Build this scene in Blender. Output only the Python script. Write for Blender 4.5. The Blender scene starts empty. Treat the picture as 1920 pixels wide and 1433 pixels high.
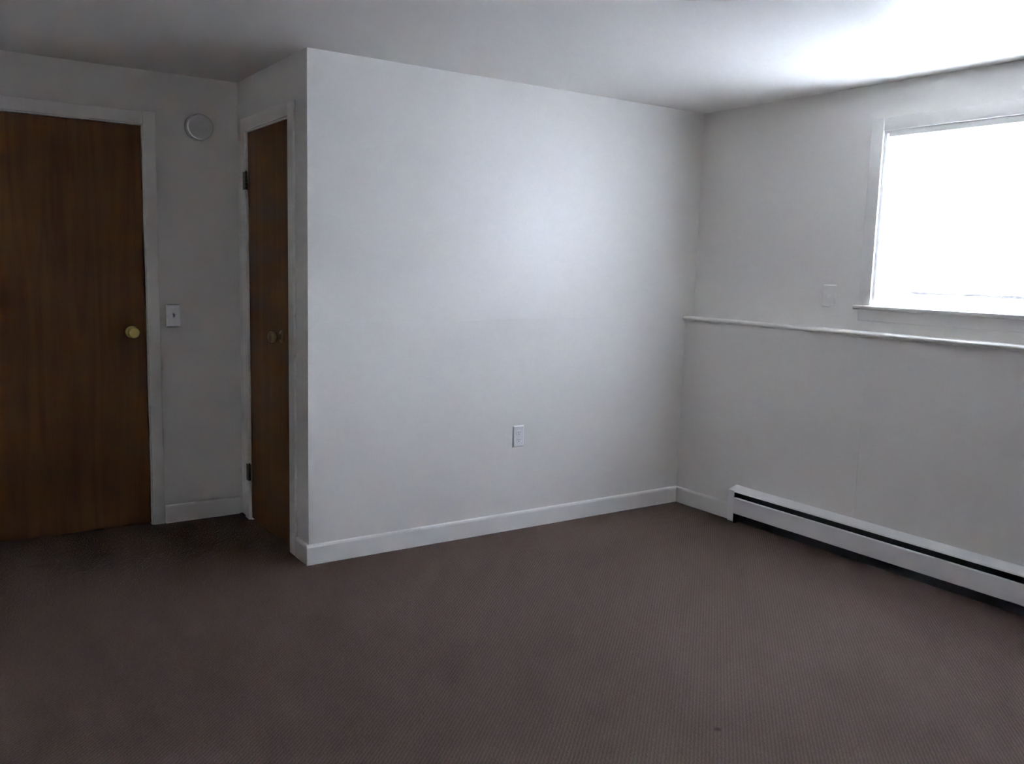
import bpy, bmesh, math
from mathutils import Matrix, Vector

scene = bpy.context.scene
C = scene.collection

# ------------------------------------------------------------------ camera
CAM = Vector((-3.7957, -3.769, 1.3986))
YAW, PITCH, ROLL, FPX = 0.5975, 0.1316, 0.0272, 1655.9
fw = Vector((math.sin(YAW)*math.cos(PITCH), math.cos(YAW)*math.cos(PITCH), -math.sin(PITCH)))
r0 = Vector((math.cos(YAW), -math.sin(YAW), 0)); u0 = r0.cross(fw)
rr = r0*math.cos(ROLL) + u0*math.sin(ROLL); uu = -r0*math.sin(ROLL) + u0*math.cos(ROLL)
cd = bpy.data.cameras.new('camera'); cam = bpy.data.objects.new('camera', cd); C.objects.link(cam)
m = Matrix.Identity(4)
for i in range(3):
    m[i][0], m[i][1], m[i][2], m[i][3] = rr[i], uu[i], -fw[i], CAM[i]
cam.matrix_world = m
cd.sensor_fit = 'HORIZONTAL'; cd.sensor_width = 36.0; cd.lens = FPX*36.0/1920.0
cd.clip_start = 0.02
scene.camera = cam

# ------------------------------------------------------------------ daylight and exposure
world = bpy.data.worlds.new('overcast_sky'); scene.world = world; world.use_nodes = True
wb = world.node_tree.nodes['Background']
wb.inputs['Color'].default_value = (0.765, 0.84, 1.0, 1)       # flat white overcast sky
wb.inputs['Strength'].default_value = 30.0
vs = scene.view_settings
vs.view_transform = 'Standard'; vs.look = 'None'; vs.gamma = 1.0; vs.use_curve_mapping = False
vs.exposure = 2.93
scene.cycles.max_bounces = 14; scene.cycles.diffuse_bounces = 10
scene.cycles.use_denoising = True

# ------------------------------------------------------------------ measures (metres)
H = 2.30            # ceiling
W = 2.34            # bright wall runs from x=-W to the window wall
D = 0.986           # far wall of the door recess
UX = 0.069          # face of the upper window wall (the lower wall face is x=0)
LX = -4.35          # left wall face
RY = -4.75          # wall behind the camera
LEDGE = 1.125       # top of the ledge
WY0, WY1 = -2.13, -1.180    # window opening
WZ0, WZ1 = 1.25, 2.076

# ------------------------------------------------------------------ materials
def mat(name, col, rough=0.5, metal=0.0, spec=0.5):
    ma = bpy.data.materials.new(name); ma.use_nodes = True
    b = ma.node_tree.nodes['Principled BSDF']
    b.inputs['Base Color'].default_value = (*col, 1); b.inputs['Roughness'].default_value = rough
    b.inputs['Metallic'].default_value = metal; b.inputs['Specular IOR Level'].default_value = spec
    return ma
def nd(ma, t, **kw):
    n = ma.node_tree.nodes.new(t)
    for k, v in kw.items(): setattr(n, k, v)
    return n
def ln(ma, a, b): ma.node_tree.links.new(a, b)
def paint(name, col, rough, scale=90.0, bump=0.06, dist=0.002, spec=0.32):
    ma = mat(name, col, rough, 0.0, spec); b = ma.node_tree.nodes['Principled BSDF']
    tc = nd(ma, 'ShaderNodeTexCoord'); no = nd(ma, 'ShaderNodeTexNoise')
    no.inputs['Scale'].default_value = scale; no.inputs['Detail'].default_value = 3
    ln(ma, tc.outputs['Object'], no.inputs['Vector'])
    bp = nd(ma, 'ShaderNodeBump'); bp.inputs['Strength'].default_value = bump; bp.inputs['Distance'].default_value = dist
    ln(ma, no.outputs['Fac'], bp.inputs['Height']); ln(ma, bp.outputs['Normal'], b.inputs['Normal'])
    # faint unevenness of the rolled coat
    n2 = nd(ma, 'ShaderNodeTexNoise'); n2.inputs['Scale'].default_value = 2.2; n2.inputs['Detail'].default_value = 4
    ln(ma, tc.outputs['Object'], n2.inputs['Vector'])
    mp = nd(ma, 'ShaderNodeMapRange'); mp.inputs['To Min'].default_value = rough-0.04; mp.inputs['To Max'].default_value = rough+0.04
    ln(ma, n2.outputs['Fac'], mp.inputs['Value']); ln(ma, mp.outputs['Result'], b.inputs['Roughness'])
    return ma

M_WALL = paint('white_wall_paint', (0.80, 0.778, 0.735), 0.355, spec=0.26)
M_CEIL = paint('white_ceiling_paint', (0.80, 0.778, 0.735), 0.36, spec=0.13)
M_TRIM = paint('white_trim_enamel', (0.84, 0.82, 0.785), 0.32, 40, 0.02)
M_WTRIM = paint('window_trim_enamel', (0.80, 0.78, 0.745), 0.36, 40, 0.02)
M_PLATE = mat('white_plastic', (0.84, 0.84, 0.85), 0.35)
M_DETECT = mat('aged_white_plastic', (0.64, 0.63, 0.61), 0.5)
M_SLOT = mat('dark_slot', (0.02, 0.02, 0.02), 0.6)
M_BRASS = mat('polished_brass', (0.50, 0.38, 0.15), 0.32, 1.0)
M_BRONZE = mat('dark_bronze', (0.10, 0.075, 0.055), 0.35, 0.9)
M_KNOB = mat('aged_brass', (0.20, 0.15, 0.11), 0.32, 1.0)
M_HEAT = mat('white_enamelled_steel', (0.88, 0.87, 0.86), 0.38)
M_HEAT_SHADE = mat('heater_interior_shade', (0.018, 0.018, 0.02), 0.6)  # bare metal coloured near black, shade inside the heater put into the colour
M_VINYL = mat('white_vinyl', (0.85, 0.86, 0.87), 0.35)

def wood(name):
    ma = mat(name, (0.12, 0.05, 0.02), 0.5, 0.0, 0.25); b = ma.node_tree.nodes['Principled BSDF']
    tc = nd(ma, 'ShaderNodeTexCoord'); mp = nd(ma, 'ShaderNodeMapping')
    mp.inputs['Scale'].default_value = (7.0, 7.0, 0.55)
    ln(ma, tc.outputs['Object'], mp.inputs['Vector'])
    n1 = nd(ma, 'ShaderNodeTexNoise'); n1.inputs['Scale'].default_value = 2.0; n1.inputs['Detail'].default_value = 6
    n1.inputs['Distortion'].default_value = 1.4
    ln(ma, mp.outputs['Vector'], n1.inputs['Vector'])
    mp2 = nd(ma, 'ShaderNodeMapping'); mp2.inputs['Scale'].default_value = (160, 160, 4)
    ln(ma, tc.outputs['Object'], mp2.inputs['Vector'])
    n2 = nd(ma, 'ShaderNodeTexNoise'); n2.inputs['Scale'].default_value = 1.0; n2.inputs['Detail'].default_value = 3
    ln(ma, mp2.outputs['Vector'], n2.inputs['Vector'])
    mx = nd(ma, 'ShaderNodeMath', operation='MULTIPLY_ADD'); mx.inputs[1].default_value = 0.35
    ln(ma, n2.outputs['Fac'], mx.inputs[0]); ln(ma, n1.outputs['Fac'], mx.inputs[2])
    cr = nd(ma, 'ShaderNodeValToRGB')
    cr.color_ramp.elements[0].position = 0.45; cr.color_ramp.elements[0].color = (0.095, 0.036, 0.014, 1)
    cr.color_ramp.elements[1].position = 0.85; cr.color_ramp.elements[1].color = (0.145, 0.060, 0.022, 1)
    ln(ma, mx.outputs[0], cr.inputs['Fac']); ln(ma, cr.outputs['Color'], b.inputs['Base Color'])
    bp = nd(ma, 'ShaderNodeBump'); bp.inputs['Strength'].default_value = 0.08; bp.inputs['Distance'].default_value = 0.001
    ln(ma, n2.outputs['Fac'], bp.inputs['Height']); ln(ma, bp.outputs['Normal'], b.inputs['Normal'])
    return ma
M_DOOR = wood('brown_stained_birch')

def carpet():
    ma = mat('ribbed_brown_carpet', (0.10, 0.08, 0.07), 0.95, 0, 0.1); b = ma.node_tree.nodes['Principled BSDF']
    tc = nd(ma, 'ShaderNodeTexCoord')
    mp = nd(ma, 'ShaderNodeMapping'); mp.inputs['Rotation'].default_value = (0, 0, math.radians(47))
    ln(ma, tc.outputs['Object'], mp.inputs['Vector'])
    wv = nd(ma, 'ShaderNodeTexWave', wave_type='BANDS', bands_direction='X')
    wv.inputs['Scale'].default_value = 28.0; wv.inputs['Distortion'].default_value = 3.0
    wv.inputs['Detail'].default_value = 2; wv.inputs['Detail Scale'].default_value = 3
    ln(ma, mp.outputs['Vector'], wv.inputs['Vector'])
    ms = nd(ma, 'ShaderNodeMapping'); ms.inputs['Scale'].default_value = (150, 60, 100)
    ln(ma, mp.outputs['Vector'], ms.inputs['Vector'])
    nf = nd(ma, 'ShaderNodeTexNoise'); nf.inputs['Scale'].default_value = 1.0; nf.inputs['Detail'].default_value = 2
    ln(ma, ms.outputs['Vector'], nf.inputs['Vector'])
    hs = nd(ma, 'ShaderNodeMath', operation='MULTIPLY_ADD'); hs.inputs[1].default_value = 0.8
    ln(ma, nf.outputs['Fac'], hs.inputs[0]); ln(ma, wv.outputs['Fac'], hs.inputs[2])
    cr = nd(ma, 'ShaderNodeValToRGB')
    cr.color_ramp.elements[0].position = 0.15; cr.color_ramp.elements[0].color = (0.078, 0.050, 0.044, 1)
    cr.color_ramp.elements[1].position = 1.0; cr.color_ramp.elements[1].color = (0.109, 0.072, 0.063, 1)
    hm = nd(ma, 'ShaderNodeMath', operation='MULTIPLY'); hm.inputs[1].default_value = 0.62
    ln(ma, hs.outputs[0], hm.inputs[0]); ln(ma, hm.outputs[0], cr.inputs['Fac'])
    # wear: broad uneven patches of dye
    nb = nd(ma, 'ShaderNodeTexNoise'); nb.inputs['Scale'].default_value = 1.3; nb.inputs['Detail'].default_value = 5
    ln(ma, tc.outputs['Object'], nb.inputs['Vector'])
    mb = nd(ma, 'ShaderNodeMapRange'); mb.inputs['From Min'].default_value = 0.35; mb.inputs['From Max'].default_value = 0.65
    ln(ma, nb.outputs['Fac'], mb.inputs['Value'])
    mixp = nd(ma, 'ShaderNodeMix', data_type='RGBA', blend_type='MULTIPLY'); mixp.inputs['B'].default_value = (0.92, 0.97, 0.93, 1)
    ln(ma, mb.outputs['Result'], mixp.inputs['Factor']); ln(ma, cr.outputs['Color'], mixp.inputs['A'])
    # one small dark stain on the pile
    vd = nd(ma, 'ShaderNodeVectorMath', operation='DISTANCE'); vd.inputs[1].default_value = (-1.812, -2.028, 0.0)
    ln(ma, tc.outputs['Object'], vd.inputs[0])
    mr = nd(ma, 'ShaderNodeMapRange'); mr.inputs['From Min'].default_value = 0.006; mr.inputs['From Max'].default_value = 0.016
    mr.inputs['To Min'].default_value = 0.75; mr.inputs['To Max'].default_value = 0.0
    ln(ma, vd.outputs['Value'], mr.inputs['Value'])
    mixs = nd(ma, 'ShaderNodeMix', data_type='RGBA'); mixs.inputs['B'].default_value = (0.045, 0.02, 0.02, 1)
    ln(ma, mr.outputs['Result'], mixs.inputs['Factor']); ln(ma, mixp.outputs['Result'], mixs.inputs['A'])
    ln(ma, mixs.outputs['Result'], b.inputs['Base Color'])
    bp = nd(ma, 'ShaderNodeBump'); bp.inputs['Strength'].default_value = 0.5; bp.inputs['Distance'].default_value = 0.004
    ln(ma, hs.outputs[0], bp.inputs['Height']); ln(ma, bp.outputs['Normal'], b.inputs['Normal'])
    return ma
M_CARPET = carpet()

def glass():
    ma = bpy.data.materials.new('window_glass'); ma.use_nodes = True
    nt = ma.node_tree; nt.nodes.clear()
    o = nd(ma, 'ShaderNodeOutputMaterial'); t = nd(ma, 'ShaderNodeBsdfTransparent'); g = nd(ma, 'ShaderNodeBsdfGlossy')
    t.inputs['Color'].default_value = (0.94, 0.95, 0.95, 1); g.inputs['Roughness'].default_value = 0.02
    f = nd(ma, 'ShaderNodeFresnel'); f.inputs['IOR'].default_value = 1.45
    mx = nd(ma, 'ShaderNodeMixShader')
    ln(ma, f.outputs[0], mx.inputs[0]); ln(ma, t.outputs[0], mx.inputs[1]); ln(ma, g.outputs[0], mx.inputs[2])
    ln(ma, mx.outputs[0], o.inputs['Surface']); return ma
M_GLASS = glass()
def shade_cloth():
    ma = bpy.data.materials.new('white_translucent_shade_cloth'); ma.use_nodes = True
    nt = ma.node_tree; nt.nodes.clear()
    o = nd(ma, 'ShaderNodeOutputMaterial'); t = nd(ma, 'ShaderNodeBsdfTranslucent'); d = nd(ma, 'ShaderNodeBsdfDiffuse')
    t.inputs['Color'].default_value = (0.80, 0.81, 0.83, 1); d.inputs['Color'].default_value = (0.8, 0.8, 0.8, 1)
    mx = nd(ma, 'ShaderNodeMixShader'); mx.inputs[0].default_value = 0.30
    ln(ma, t.outputs[0], mx.inputs[1]); ln(ma, d.outputs[0], mx.inputs[2]); ln(ma, mx.outputs[0], o.inputs['Surface']); return ma
M_SHADE = shade_cloth()
M_GROUND = paint('pale_ground', (0.62, 0.62, 0.63), 0.9, 6, 0.3, 0.02)

# ------------------------------------------------------------------ mesh helpers
def add_box(bm, x0, x1, y0, y1, z0, z1, bevel=0.0, seg=2):
    b = bmesh.new(); bmesh.ops.create_cube(b, size=1.0)
    for v in b.verts:
        v.co = Vector((x0+(v.co.x+0.5)*(x1-x0), y0+(v.co.y+0.5)*(y1-y0), z0+(v.co.z+0.5)*(z1-z0)))
    if bevel > 0:
        bmesh.ops.bevel(b, geom=b.edges[:], offset=bevel, segments=seg, profile=0.5, affect='EDGES')
    me = bpy.data.meshes.new('tmp'); b.to_mesh(me); b.free(); bm.from_mesh(me); bpy.data.meshes.remove(me)
def add_profile(bm, pts, axis, a0, a1):
    """extrude a closed 2-D outline (list of (p,q)) along axis 'x' or 'y' from a0 to a1; p is the other horizontal, q is z"""
    def mk(a, p, q): return (a, p, q) if axis == 'x' else (p, a, q)
    v0 = [bm.verts.new(mk(a0, p, q)) for p, q in pts]; v1 = [bm.verts.new(mk(a1, p, q)) for p, q in pts]
    n = len(pts)
    bm.faces.new(v0); bm.faces.new(v1[::-1])
    for i in range(n): bm.faces.new((v0[i], v1[i], v1[(i+1) % n], v0[(i+1) % n]))
    bmesh.ops.recalc_face_normals(bm, faces=bm.faces[:])
def add_lathe(bm, prof, origin, axis, n=32):
    """turn (radius, distance) pairs round an axis direction through origin"""
    o = Vector(origin); a = Vector(axis).normalized()
    e1 = a.orthogonal().normalized(); e2 = a.cross(e1); rings = []
    for r, h in prof:
        if r < 1e-6: rings.append([bm.verts.new(o+a*h)])
        else: rings.append([bm.verts.new(o+a*h+(e1*math.cos(2*math.pi*k/n)+e2*math.sin(2*math.pi*k/n))*r) for k in range(n)])
    for A, B in zip(rings, rings[1:]):
        for k in range(n):
            k2 = (k+1) % n
            if len(A) == 1 and len(B) == 1: continue
            if len(A) == 1: bm.faces.new((A[0], B[k2], B[k]))
            elif len(B) == 1: bm.faces.new((A[k], A[k2], B[0]))
            else: bm.faces.new((A[k], A[k2], B[k2], B[k]))
    bmesh.ops.recalc_face_normals(bm, faces=bm.faces[:])
def obj(name, bm, ma, parent=None, smooth=False):
    me = bpy.data.meshes.new(name); bm.to_mesh(me); bm.free()
    if smooth:
        for p in me.polygons: p.use_smooth = True
        me.set_sharp_from_angle(angle=math.radians(38))
    me.materials.append(ma)
    o = bpy.data.objects.new(name, me); C.objects.link(o)
    if parent is not None:
        o.parent = parent
        o.location = -parent.location
    return o
def box(name, dims, ma, parent=None, bevel=0.0, seg=2):
    bm = bmesh.new(); add_box(bm, *dims, bevel, seg); return obj(name, bm, ma, parent, bevel > 0)
def empty(name, loc, label=None, cat=None, kind=None):
    e = bpy.data.objects.new(name, None); C.objects.link(e); e.location = loc; e.empty_display_size = 0.05
    return tag(e, label, cat, kind)
def tag(o, label=None, cat=None, kind=None):
    if kind: o['kind'] = kind
    if label: o['label'] = label
    if cat: o['category'] = cat
    return o

# ------------------------------------------------------------------ room shell
XO, YO = 0.32, 2.25        # outer face of the window wall, outer face of the added light-sealing wall
tag(box('floor', (LX-0.1, XO, RY-0.1, YO, -0.12, 0.0), M_CARPET), 'brown ribbed wall-to-wall carpet with one small dark stain', 'carpet', 'structure')
tag(box('ceiling', (LX-0.1, XO, RY-0.1, YO, H, H+0.12), M_CEIL), 'smooth white painted ceiling', 'ceiling', 'structure')

# bright partition wall: upper and lower sheets meet in a faint seam
SEAM = 1.122
bm = bmesh.new()
add_profile(bm, [(0.09, 0), (0.0, 0), (0.0, SEAM-0.001), (0.0005, SEAM), (0.0005, H), (0.09, H)], 'x', -W, UX+0.1)
tag(obj('wall_back', bm, M_WALL), 'bright white painted wall with an electrical outlet', 'wall', 'structure')
# side of the closet with its door opening
DY0, DY1, DZ = 0.215, 0.826, 2.035
bm = bmesh.new()
add_box(bm, -W, -W+0.09, 0.09, DY0-0.018, 0, H); add_box(bm, -W, -W+0.09, DY1+0.018, D+0.05, 0, H)
add_box(bm, -W, -W+0.09, DY0-0.018, DY1+0.018, DZ+0.018, H)
tag(obj('wall_closet', bm, M_WALL), 'shaded side wall of the closet with the narrow brown door', 'wall', 'structure')
# far wall of the recess with the left door opening
EX0, EX1 = -3.632, -2.816
bm = bmesh.new()
add_box(bm, LX-0.1, EX0-0.018, D, D+0.1, 0, H); add_box(bm, EX1+0.018, XO, D, D+0.1, 0, H)
add_box(bm, EX0-0.018, EX1+0.018, D, D+0.1, DZ+0.018, H)
tag(obj('wall_far', bm, M_WALL), 'shaded white wall around the wide brown door', 'wall', 'structure')
# window wall: the upper part stands back behind the ledge
bm = bmesh.new()
add_box(bm, UX, XO, WY1, YO, 1.0, H); add_box(bm, UX, XO, RY-0.1, WY0, 1.0, H)
add_box(bm, UX, XO, WY0, WY1, WZ1, H); add_box(bm, UX, XO, WY0, WY1, 1.0, WZ0)
wr = tag(obj('wall_right', bm, M_WALL), 'white window wall standing back above the ledge', 'wall', 'structure')
wl = tag(box('wall_right_lower', (0.006, XO, RY-0.1, YO, 0, 1.1), M_WALL), 'thicker white lower wall below the ledge, above the heater', 'wall', 'structure')
for ya, yb in ((-1.2198, 0.0), (-2.4398, -1.2202), (-3.6598, -2.4402), (RY, -3.6602)):
    bm = bmesh.new(); add_box(bm, 0.0, 0.012, ya, yb, 0, 1.1, 0.0003, 1); obj('wall_panel', bm, M_WALL, wl)
tag(box('wall_left', (LX-0.1, LX, RY-0.1, YO, 0, H), M_WALL), 'plain white wall left of the camera', 'wall', 'structure')
tag(box('wall_rear', (LX-0.1, XO, RY-0.1, RY, 0, H), M_WALL), 'plain white wall behind the camera', 'wall', 'structure')
tag(box('wall_light_seal', (LX-0.1, XO, YO-0.1, YO, 0, H), M_WALL), 'added unseen wall sealing out daylight behind the wide brown door', 'wall', 'structure')  # unseen wall added so daylight does not leak under the door

# ledge with a rounded nose
def nose(x_front, x_back, z0, z1, n=8):
    """flat top, half-round nose, then a small cove running back to the wall"""
    r = 0.0105; c = (x_front+r, z1-r)
    pts = [(x_back, z0), (x_back, z1)]
    for k in range(n+1):
        a = math.pi/2 + math.pi*k/n*0.95
        pts.append((c[0]+r*math.cos(a), c[1]+r*math.sin(a)))
    for k in range(1, 6):
        t = k/5; zc = z1-2*r
        pts.append((c[0]+(-0.001-c[0])*(1-(1-t)**1.8)*0.9, zc+(z0-zc)*t**1.8))
    pts.append((0.003, z0))
    return pts
bm = bmesh.new(); add_profile(bm, nose(-0.020, UX+0.01, 1.083, LEDGE), 'y', RY, 0.0)
tag(obj('trim_1', bm, M_WALL, None, True), 'long white ledge with rounded nose under the window', 'ledge', 'structure')

# baseboards: flat board with an eased top
def base_prof(face, t, side):
    s = side
    return [(face, 0), (face+s*t, 0), (face+s*t, 0.082), (face+s*t*0.8, 0.090), (face+s*t*0.35, 0.094), (face, 0.095)]
BT = 0.013
def baseboard(name, axis, face, side, a0, a1, label):
    bm = bmesh.new(); add_profile(bm, base_prof(face, BT, side), axis, a0, a1)
    tag(obj(name, bm, M_TRIM), label, 'baseboard', 'structure')
baseboard('baseboard_back', 'x', 0.0, -1, -W-BT, -0.0005, 'white baseboard along the foot of the bright wall')
baseboard('baseboard_closet', 'y', -W, -1, 0.0005, DY0-0.075, 'short white baseboard on the closet side below its door casing')
baseboard('baseboard_far', 'x', D, -1, EX1+0.068, -W-0.019, 'short dim white baseboard between the two brown doors')
baseboard('baseboard_right', 'y', 0.0, -1, -0.462, -0.0135, 'short white baseboard between the corner and the heater')
baseboard('baseboard_left', 'y', LX, 1, RY, D, 'white baseboard left of the camera')
baseboard('baseboard_rear', 'x', RY, 1, LX+0.014, -0.001, 'white baseboard behind the camera')

# ------------------------------------------------------------------ doors
CW, CT = 0.066, 0.015      # casing width and thickness
def knob_prof():
    return [(0.0, 0.0), (0.031, 0.0), (0.031, 0.003), (0.027, 0.007), (0.013, 0.010), (0.0105, 0.016), (0.0105, 0.030),
            (0.016, 0.034), (0.024, 0.040), (0.0275, 0.048), (0.0275, 0.055), (0.024, 0.062), (0.015, 0.066), (0.0, 0.067)]
def knob(parent, origin, axis, ma):
    k = bmesh.new(); add_lathe(k, knob_prof()[4:], origin, axis); ko = obj('knob', k, ma, parent, True)
    k = bmesh.new(); add_lathe(k, knob_prof()[:5]+[(0.0, 0.0101)], origin, axis); o = obj('rosette', k, ma, ko, True)
    o.location = (0, 0, 0)
    k = bmesh.new(); add_lathe(k, [(0.0, 0.0672), (0.004, 0.0672), (0.004, 0.068), (0.0, 0.0683)], origin, axis, 12)
    o = obj('lock_button', k, ma, ko, True); o.location = (0, 0, 0)

d1 = empty('door_1', ((EX0+EX1)/2, D, 0), 'wide brown flush door with a brass knob beside the light switch', 'door', 'structure')
box('door_slab', (EX0+0.003, EX1-0.003, D+0.001, D+0.036, 0.012, DZ-0.004), M_DOOR, d1, 0.0015, 1)
for s, (xa, xb) in enumerate(((EX0-0.018, EX0), (EX1, EX1+0.018))):
    box('jamb', (xa, xb, D-0.001, D+0.1, 0, DZ+0.018), M_TRIM, d1)
box('head_jamb', (EX0, EX1, D-0.001, D+0.1, DZ, DZ+0.018), M_TRIM, d1)
box('door_stop', (EX0, EX1, D+0.037, D+0.05, DZ-0.012, DZ), M_TRIM, d1)
box('casing', (EX0-CW+0.002, EX0-0.006+0.002, D-CT, D, 0, DZ+CW), M_TRIM, d1, 0.005)
box('casing', (EX1+0.004, EX1+CW-0.002, D-CT, D, 0, DZ+CW), M_TRIM, d1, 0.005)
box('head_casing', (EX0-0.004, EX1+0.004, D-CT+0.0005, D, DZ+0.004, DZ+CW), M_TRIM, d1, 0.005)
knob(d1, (-2.887, D+0.001, 1.012), (0, -1, 0), M_BRASS)

d2 = empty('door_2', (-W, (DY0+DY1)/2, 0), 'narrow brown closet door with dark hinges in the side wall', 'door', 'structure')
box('door_slab', (-W+0.001, -W+0.036, DY0+0.003, DY1-0.003, 0.012, DZ-0.004), M_DOOR, d2, 0.0015, 1)
box('jamb', (-W-0.001, -W+0.09, DY0-0.018, DY0, 0, DZ+0.018), M_TRIM, d2)
box('jamb', (-W-0.001, -W+0.09, DY1, DY1+0.018, 0, DZ+0.018), M_TRIM, d2)
box('head_jamb', (-W-0.001, -W+0.09, DY0, DY1, DZ, DZ+0.018), M_TRIM, d2)
box('door_stop', (-W+0.037, -W+0.05, DY0, DY1, DZ-0.012, DZ), M_TRIM, d2)
box('casing', (-W-CT, -W, DY0-CW-0.008, DY0-0.004, 0, DZ+CW), M_TRIM, d2, 0.005)
box('casing', (-W-CT, -W, DY1+0.004, DY1+CW, 0, DZ+CW), M_TRIM, d2, 0.005)
box('head_casing', (-W-CT+0.0005, -W, DY0-0.004, DY1+0.004, DZ+0.004, DZ+CW), M_TRIM, d2, 0.005)
for z in (1.79, 0.262):
    hg = bmesh.new()
    for i in range(5):
        add_lathe(hg, [(0, -0.0085), (0.0065, -0.0085), (0.0065, 0.0085), (0, 0.0085)], (-W-0.009, DY1+0.001, z-0.036+0.018*i), (0, 0, 1), 14)
    add_lathe(hg, [(0, 0), (0.005, 0), (0.003, 0.006), (0, 0.007)], (-W-0.009, DY1+0.001, z+0.0445), (0, 0, 1), 12)
    h = obj('hinge', hg, M_BRONZE, d2, True)
    lf = bmesh.new(); add_box(lf, -W-0.017, -W-0.0152, DY1+0.004, DY1+0.03, z-0.045, z+0.045, 0.0005, 1)
    add_box(lf, -W-0.002, -W+0.0005, DY1-0.03, DY1-0.004, z-0.045, z+0.045, 0.0005, 1)
    o = obj('hinge_leaf', lf, M_BRONZE, h, True); o.location = (0, 0, 0)
knob(d2, (-W+0.001, 0.335, 1.03), (-1, 0, 0), M_KNOB)

# ------------------------------------------------------------------ window
wn = empty('window_1', (UX, (WY0+WY1)/2, WZ0), 'bright double-hung window with white casing in the right wall', 'window', 'structure')
box('casing', (UX-0.016, UX, WY1+0.0, WY1+0.066, WZ0, WZ1+0.062), M_WTRIM, wn, 0.005)
box('casing', (UX-0.016, UX, WY0-0.066, WY0-0.0, WZ0, WZ1+0.062), M_WTRIM, wn, 0.005)
box('head_casing', (UX-0.0155, UX, WY0, WY1, WZ1, WZ1+0.062), M_WTRIM, wn, 0.005)
box('stool', (UX-0.038, UX+0.06, WY0-0.085, WY1+0.082, WZ0-0.020, WZ0), M_WTRIM, wn, 0.007, 3)
box('apron', (UX-0.013, UX, WY0-0.066, WY1+0.066, WZ0-0.075, WZ0-0.020), M_WTRIM, wn, 0.004)
JT = 0.012
box('jamb', (UX, XO-0.02, WY1-JT, WY1, WZ0, WZ1), M_VINYL, wn)
box('jamb', (UX, XO-0.02, WY0, WY0+JT, WZ0, WZ1), M_VINYL, wn)
box('head_jamb', (UX, XO-0.02, WY0+JT, WY1-JT, WZ1-JT, WZ1), M_VINYL, wn)
box('outer_sill', (UX+0.06, XO+0.03, WY0, WY1, WZ0-0.03, WZ0+0.004), M_VINYL, wn)
def sash(x0, x1, z0, z1, rb, rt):
    ya, yb = WY0+JT, WY1-JT; st = 0.036
    bm = bmesh.new()
    add_box(bm, x0, x1, ya, ya+st, z0, z1); add_box(bm, x0, x1, yb-st, yb, z0, z1)
    add_box(bm, x0, x1, ya+st, yb-st, z0, z0+rb); add_box(bm, x0, x1, ya+st, yb-st, z1-rt, z1)
    s = obj('sash', bm, M_VINYL, wn)
    xm = (x0+x1)/2
    bm = bmesh.new(); add_box(bm, xm-0.002, xm+0.002, ya+st, yb-st, z0+rb, z1-rt)
    o = obj('pane', bm, M_GLASS, s); o.location = (0, 0, 0)
sash(UX+0.110, UX+0.140, WZ0+0.004, 1.685, 0.030, 0.032)
sash(UX+0.145, UX+0.175, 1.655, WZ1-JT, 0.032, 0.032)

# ground outside, close under the basement window
tag(box('ground_outside', (XO, 30.0, -25.0, 20.0, 0.6, 0.95), M_GROUND), 'pale ground outside the window', 'ground', 'structure')

# ------------------------------------------------------------------ roller shade inside the window
SH = UX+0.072; sy0, sy1 = WY0+0.026, WY1-0.022
sh = empty('roller_shade', (SH, (WY0+WY1)/2, WZ1-0.03), 'white roller shade pulled down and glowing in front of the window', 'window shade')
bm = bmesh.new()
nz = 24; ztop, zbot = WZ1-0.012, 1.318
cols = [sy0+(sy1-sy0)*i/12 for i in range(13)]
grid = []
for j in range(nz+1):
    t = j/nz; row = []
    for i, y in enumerate(cols):
        row.append(bm.verts.new((SH+0.014+0.002*math.sin(5*t+i*0.35)*t, y, ztop+(zbot-ztop)*t)))
    grid.append(row)
for j in range(nz):
    for i in range(12): bm.faces.new((grid[j][i], grid[j][i+1], grid[j+1][i+1], grid[j+1][i]))
cl = obj('shade_cloth', bm, M_SHADE, sh, True)
box('cassette', (UX-0.004, SH+0.012, sy0, sy1, WZ1-0.030, WZ1-0.0005), M_TRIM, sh, 0.004, 2)
box('hem_bar', (SH+0.011, SH+0.018, sy0, sy1, zbot-0.007, zbot+0.007), M_VINYL, sh, 0.002, 2)
# ------------------------------------------------------------------ baseboard heater
HY1, HY0 = -0.468, -2.45
HF = -0.062
ht = empty('baseboard_heater', (0, (HY0+HY1)/2, 0), 'long white electric baseboard heater with dark slots below the window', 'heater')
box('back_plate', (-0.006, -0.0005, HY0, HY1, 0.012, 0.200), M_HEAT, ht)
bm = bmesh.new()   # top cover slopes down from the wall and turns over the slot
add_profile(bm, [(-0.001, 0.206), (-0.001, 0.202), (HF+0.008, 0.186), (HF+0.002, 0.180), (HF-0.001, 0.180), (HF+0.001, 0.186), (HF+0.007, 0.1895)], 'y', HY0+0.04, HY1-0.04)
obj('top_cover', bm, M_HEAT, ht)
bm = bmesh.new()
add_profile(bm, [(HF+0.010, 0.150), (HF+0.003, 0.149), (HF, 0.145), (HF, 0.062), (HF+0.003, 0.058), (HF+0.012, 0.056), (HF+0.012, 0.058), (HF+0.004, 0.060), (HF+0.002, 0.063), (HF+0.002, 0.144), (HF+0.004, 0.147), (HF+0.010, 0.148)], 'y', HY0+0.04, HY1-0.04)
obj('front_panel', bm, M_HEAT, ht)
for ya, yb in ((HY1-0.042, HY1), (HY0, HY0+0.042)):
    bm = bmesh.new()
    add_profile(bm, [(-0.0005, 0.012), (-0.0005, 0.207), (HF+0.007, 0.1905), (HF-0.001, 0.187), (HF-0.0015, 0.181), (HF-0.0015, 0.020), (HF+0.002, 0.012)], 'y', ya, yb)
    obj('end_cap', bm, M_HEAT, ht)
box('inner_liner', (-0.012, -0.006, HY0+0.042, HY1-0.042, 0.001, 0.198), M_HEAT_SHADE, ht)
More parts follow.
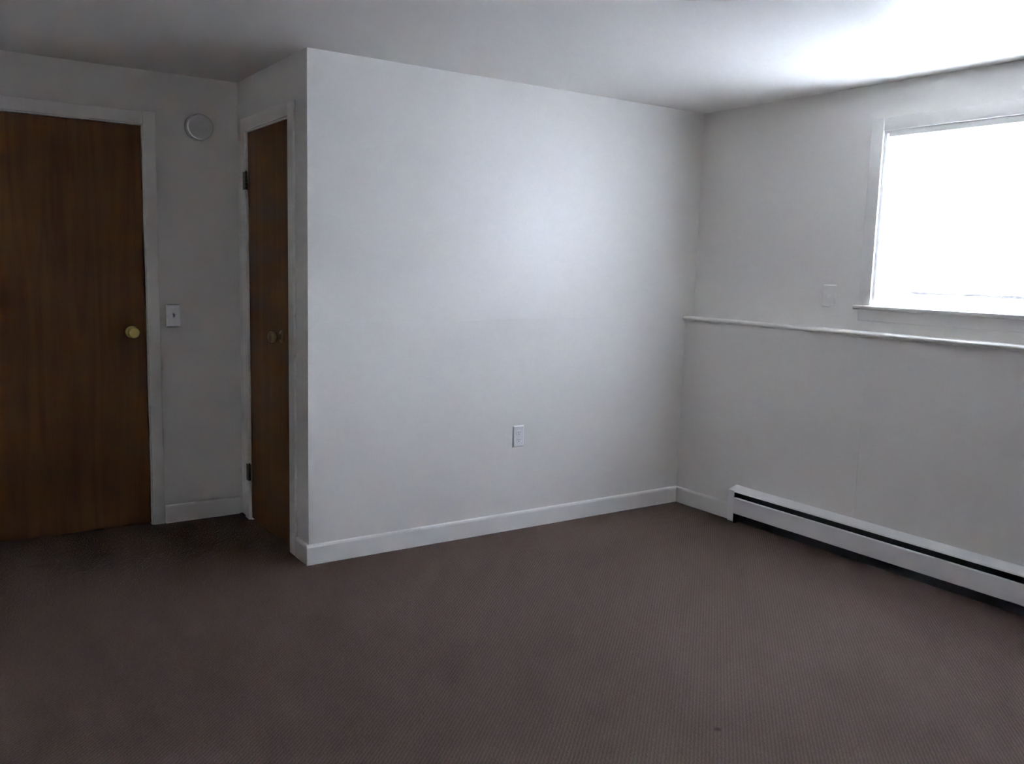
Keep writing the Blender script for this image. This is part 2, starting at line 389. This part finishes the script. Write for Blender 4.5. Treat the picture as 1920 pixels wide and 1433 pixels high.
for ya in (HY1-0.0435, HY0+0.0425):  # thin dark plates added as painted shade at the slot ends
    box('end_shade_plate', (HF+0.002, -0.006, ya, ya+0.001, 0.001, 0.178), M_HEAT_SHADE, ht)
box('element_tray', (HF+0.016, -0.012, HY0+0.042, HY1-0.042, 0.125, 0.130), M_HEAT_SHADE, ht)
bm = bmesh.new(); add_lathe(bm, [(0, 0), (0.008, 0), (0.008, HY1-HY0-0.084), (0, HY1-HY0-0.084)], (-0.034, HY0+0.042, 0.098), (0, 1, 0), 12)
obj('heating_element', bm, M_HEAT_SHADE, ht, True)

# ------------------------------------------------------------------ wall fittings
def plate(parent, c, n, w, h, t, ma):
    """bevelled wall plate centred at c; n is 'y' (faces -y) or 'x' (faces -x)"""
    e = 0.005; out = []
    bm = bmesh.new()
    lv = []
    for (a, b, q) in ((w/2, h/2, 0.0), (w/2, h/2, t*0.3), (w/2-e, h/2-e, t)):
        ring = []
        for sx, sz in ((-1, -1), (1, -1), (1, 1), (-1, 1)):
            if n == 'y': ring.append(bm.verts.new((c[0]+sx*a, c[1]-q, c[2]+sz*b)))
            else: ring.append(bm.verts.new((c[0]-q, c[1]+sx*a, c[2]+sz*b)))
        lv.append(ring)
    for A, B in zip(lv, lv[1:]):
        for k in range(4): bm.faces.new((A[k], A[(k+1) % 4], B[(k+1) % 4], B[k]))
    bm.faces.new(lv[-1]); bm.faces.new(lv[0][::-1])
    bmesh.ops.recalc_face_normals(bm, faces=bm.faces[:])
    return obj('cover_plate', bm, ma, parent)
def screw(parent, c, axis):
    bm = bmesh.new(); add_lathe(bm, [(0, 0), (0.0032, 0), (0.0028, 0.001), (0, 0.0014)], c, axis, 12); return obj('screw', bm, M_PLATE, parent, True)

oc = (-1.183, 0.0, 0.504)
ol = empty('power_outlet', oc, 'white duplex power outlet low on the bright wall', 'outlet')
plate(ol, oc, 'y', 0.070, 0.115, 0.007, M_PLATE)
for dz in (0.0195, -0.0195):
    bm = bmesh.new()
    add_lathe(bm, [(0, 0.006), (0.0165, 0.006), (0.0165, 0.0085), (0.0155, 0.009), (0, 0.009)], (oc[0], 0, oc[2]+dz), (0, -1, 0), 28)
    for v in bm.verts: v.co.z = max(min(v.co.z, oc[2]+dz+0.0135), oc[2]+dz-0.0135)
    rc = obj('receptacle', bm, M_PLATE, ol)
    for dx, hh in ((-0.0062, 0.0075), (0.0062, 0.006)):
        o = box('slot', (oc[0]+dx-0.0011, oc[0]+dx+0.0011, -0.0094, -0.0088, oc[2]+dz+0.003-hh/2, oc[2]+dz+0.003+hh/2), M_SLOT, rc); o.location = (0, 0, 0)
    bm = bmesh.new(); add_lathe(bm, [(0, 0.0088), (0.0024, 0.0088), (0.0024, 0.0094), (0, 0.0094)], (oc[0], 0, oc[2]+dz-0.0075), (0, -1, 0), 12)
    o = obj('slot', bm, M_SLOT, rc); o.location = (0, 0, 0)
screw(ol, (oc[0], -0.007, oc[2]), (0, -1, 0))

lc = (-2.684, D, 1.093)
ls = empty('light_switch', lc, 'dim white light switch beside the wide brown door', 'switch')
plate(ls, lc, 'y', 0.070, 0.115, 0.007, M_PLATE)
bm = bmesh.new(); add_profile(bm, [(D-0.006, lc[2]-0.010), (D-0.0075, lc[2]-0.008), (D-0.019, lc[2]+0.008), (D-0.018, lc[2]+0.012), (D-0.0075, lc[2]+0.010), (D-0.006, lc[2]+0.012)], 'x', lc[0]-0.004, lc[0]+0.004)
obj('toggle', bm, M_PLATE, ls)
for dz in (0.030, -0.030): screw(ls, (lc[0], D-0.007, lc[2]+dz), (0, -1, 0))

pc = (UX, -0.936, 1.288)
jp = empty('wall_plate', pc, 'small faint white plate on the wall left of the window', 'wall plate')
plate(jp, pc, 'x', 0.078, 0.112, 0.003, M_WALL)
bm = bmesh.new(); add_box(bm, UX-0.005, UX-0.002, pc[1]-0.009, pc[1]+0.009, pc[2]-0.010, pc[2]+0.008, 0.001, 1); obj('jack', bm, M_PLATE, jp)
for dz in (0.042, -0.042): screw(jp, (UX-0.003, pc[1], pc[2]+dz), (-1, 0, 0))

sc_ = (-2.537, D, 2.053)
sd = empty('smoke_detector', sc_, 'round grey-white smoke detector high between the two brown doors', 'smoke detector')
bm = bmesh.new(); add_lathe(bm, [(0, 0), (0.069, 0), (0.069, 0.010), (0.066, 0.012), (0, 0.012)], sc_, (0, -1, 0), 40); obj('mounting_base', bm, M_DETECT, sd, True)
bm = bmesh.new(); add_lathe(bm, [(0.062, 0.0119), (0.0635, 0.024), (0.060, 0.032), (0.050, 0.037), (0.030, 0.040), (0.0, 0.041)], sc_, (0, -1, 0), 40); cv = obj('cover', bm, M_DETECT, sd, True)
bm = bmesh.new(); add_lathe(bm, [(0.0, 0.0395), (0.009, 0.0395), (0.009, 0.0425), (0.008, 0.0432), (0, 0.0432)], (sc_[0]+0.02, D, sc_[2]-0.015), (0, -1, 0), 16); o = obj('test_button', bm, M_DETECT, cv, True); o.location = (0, 0, 0)
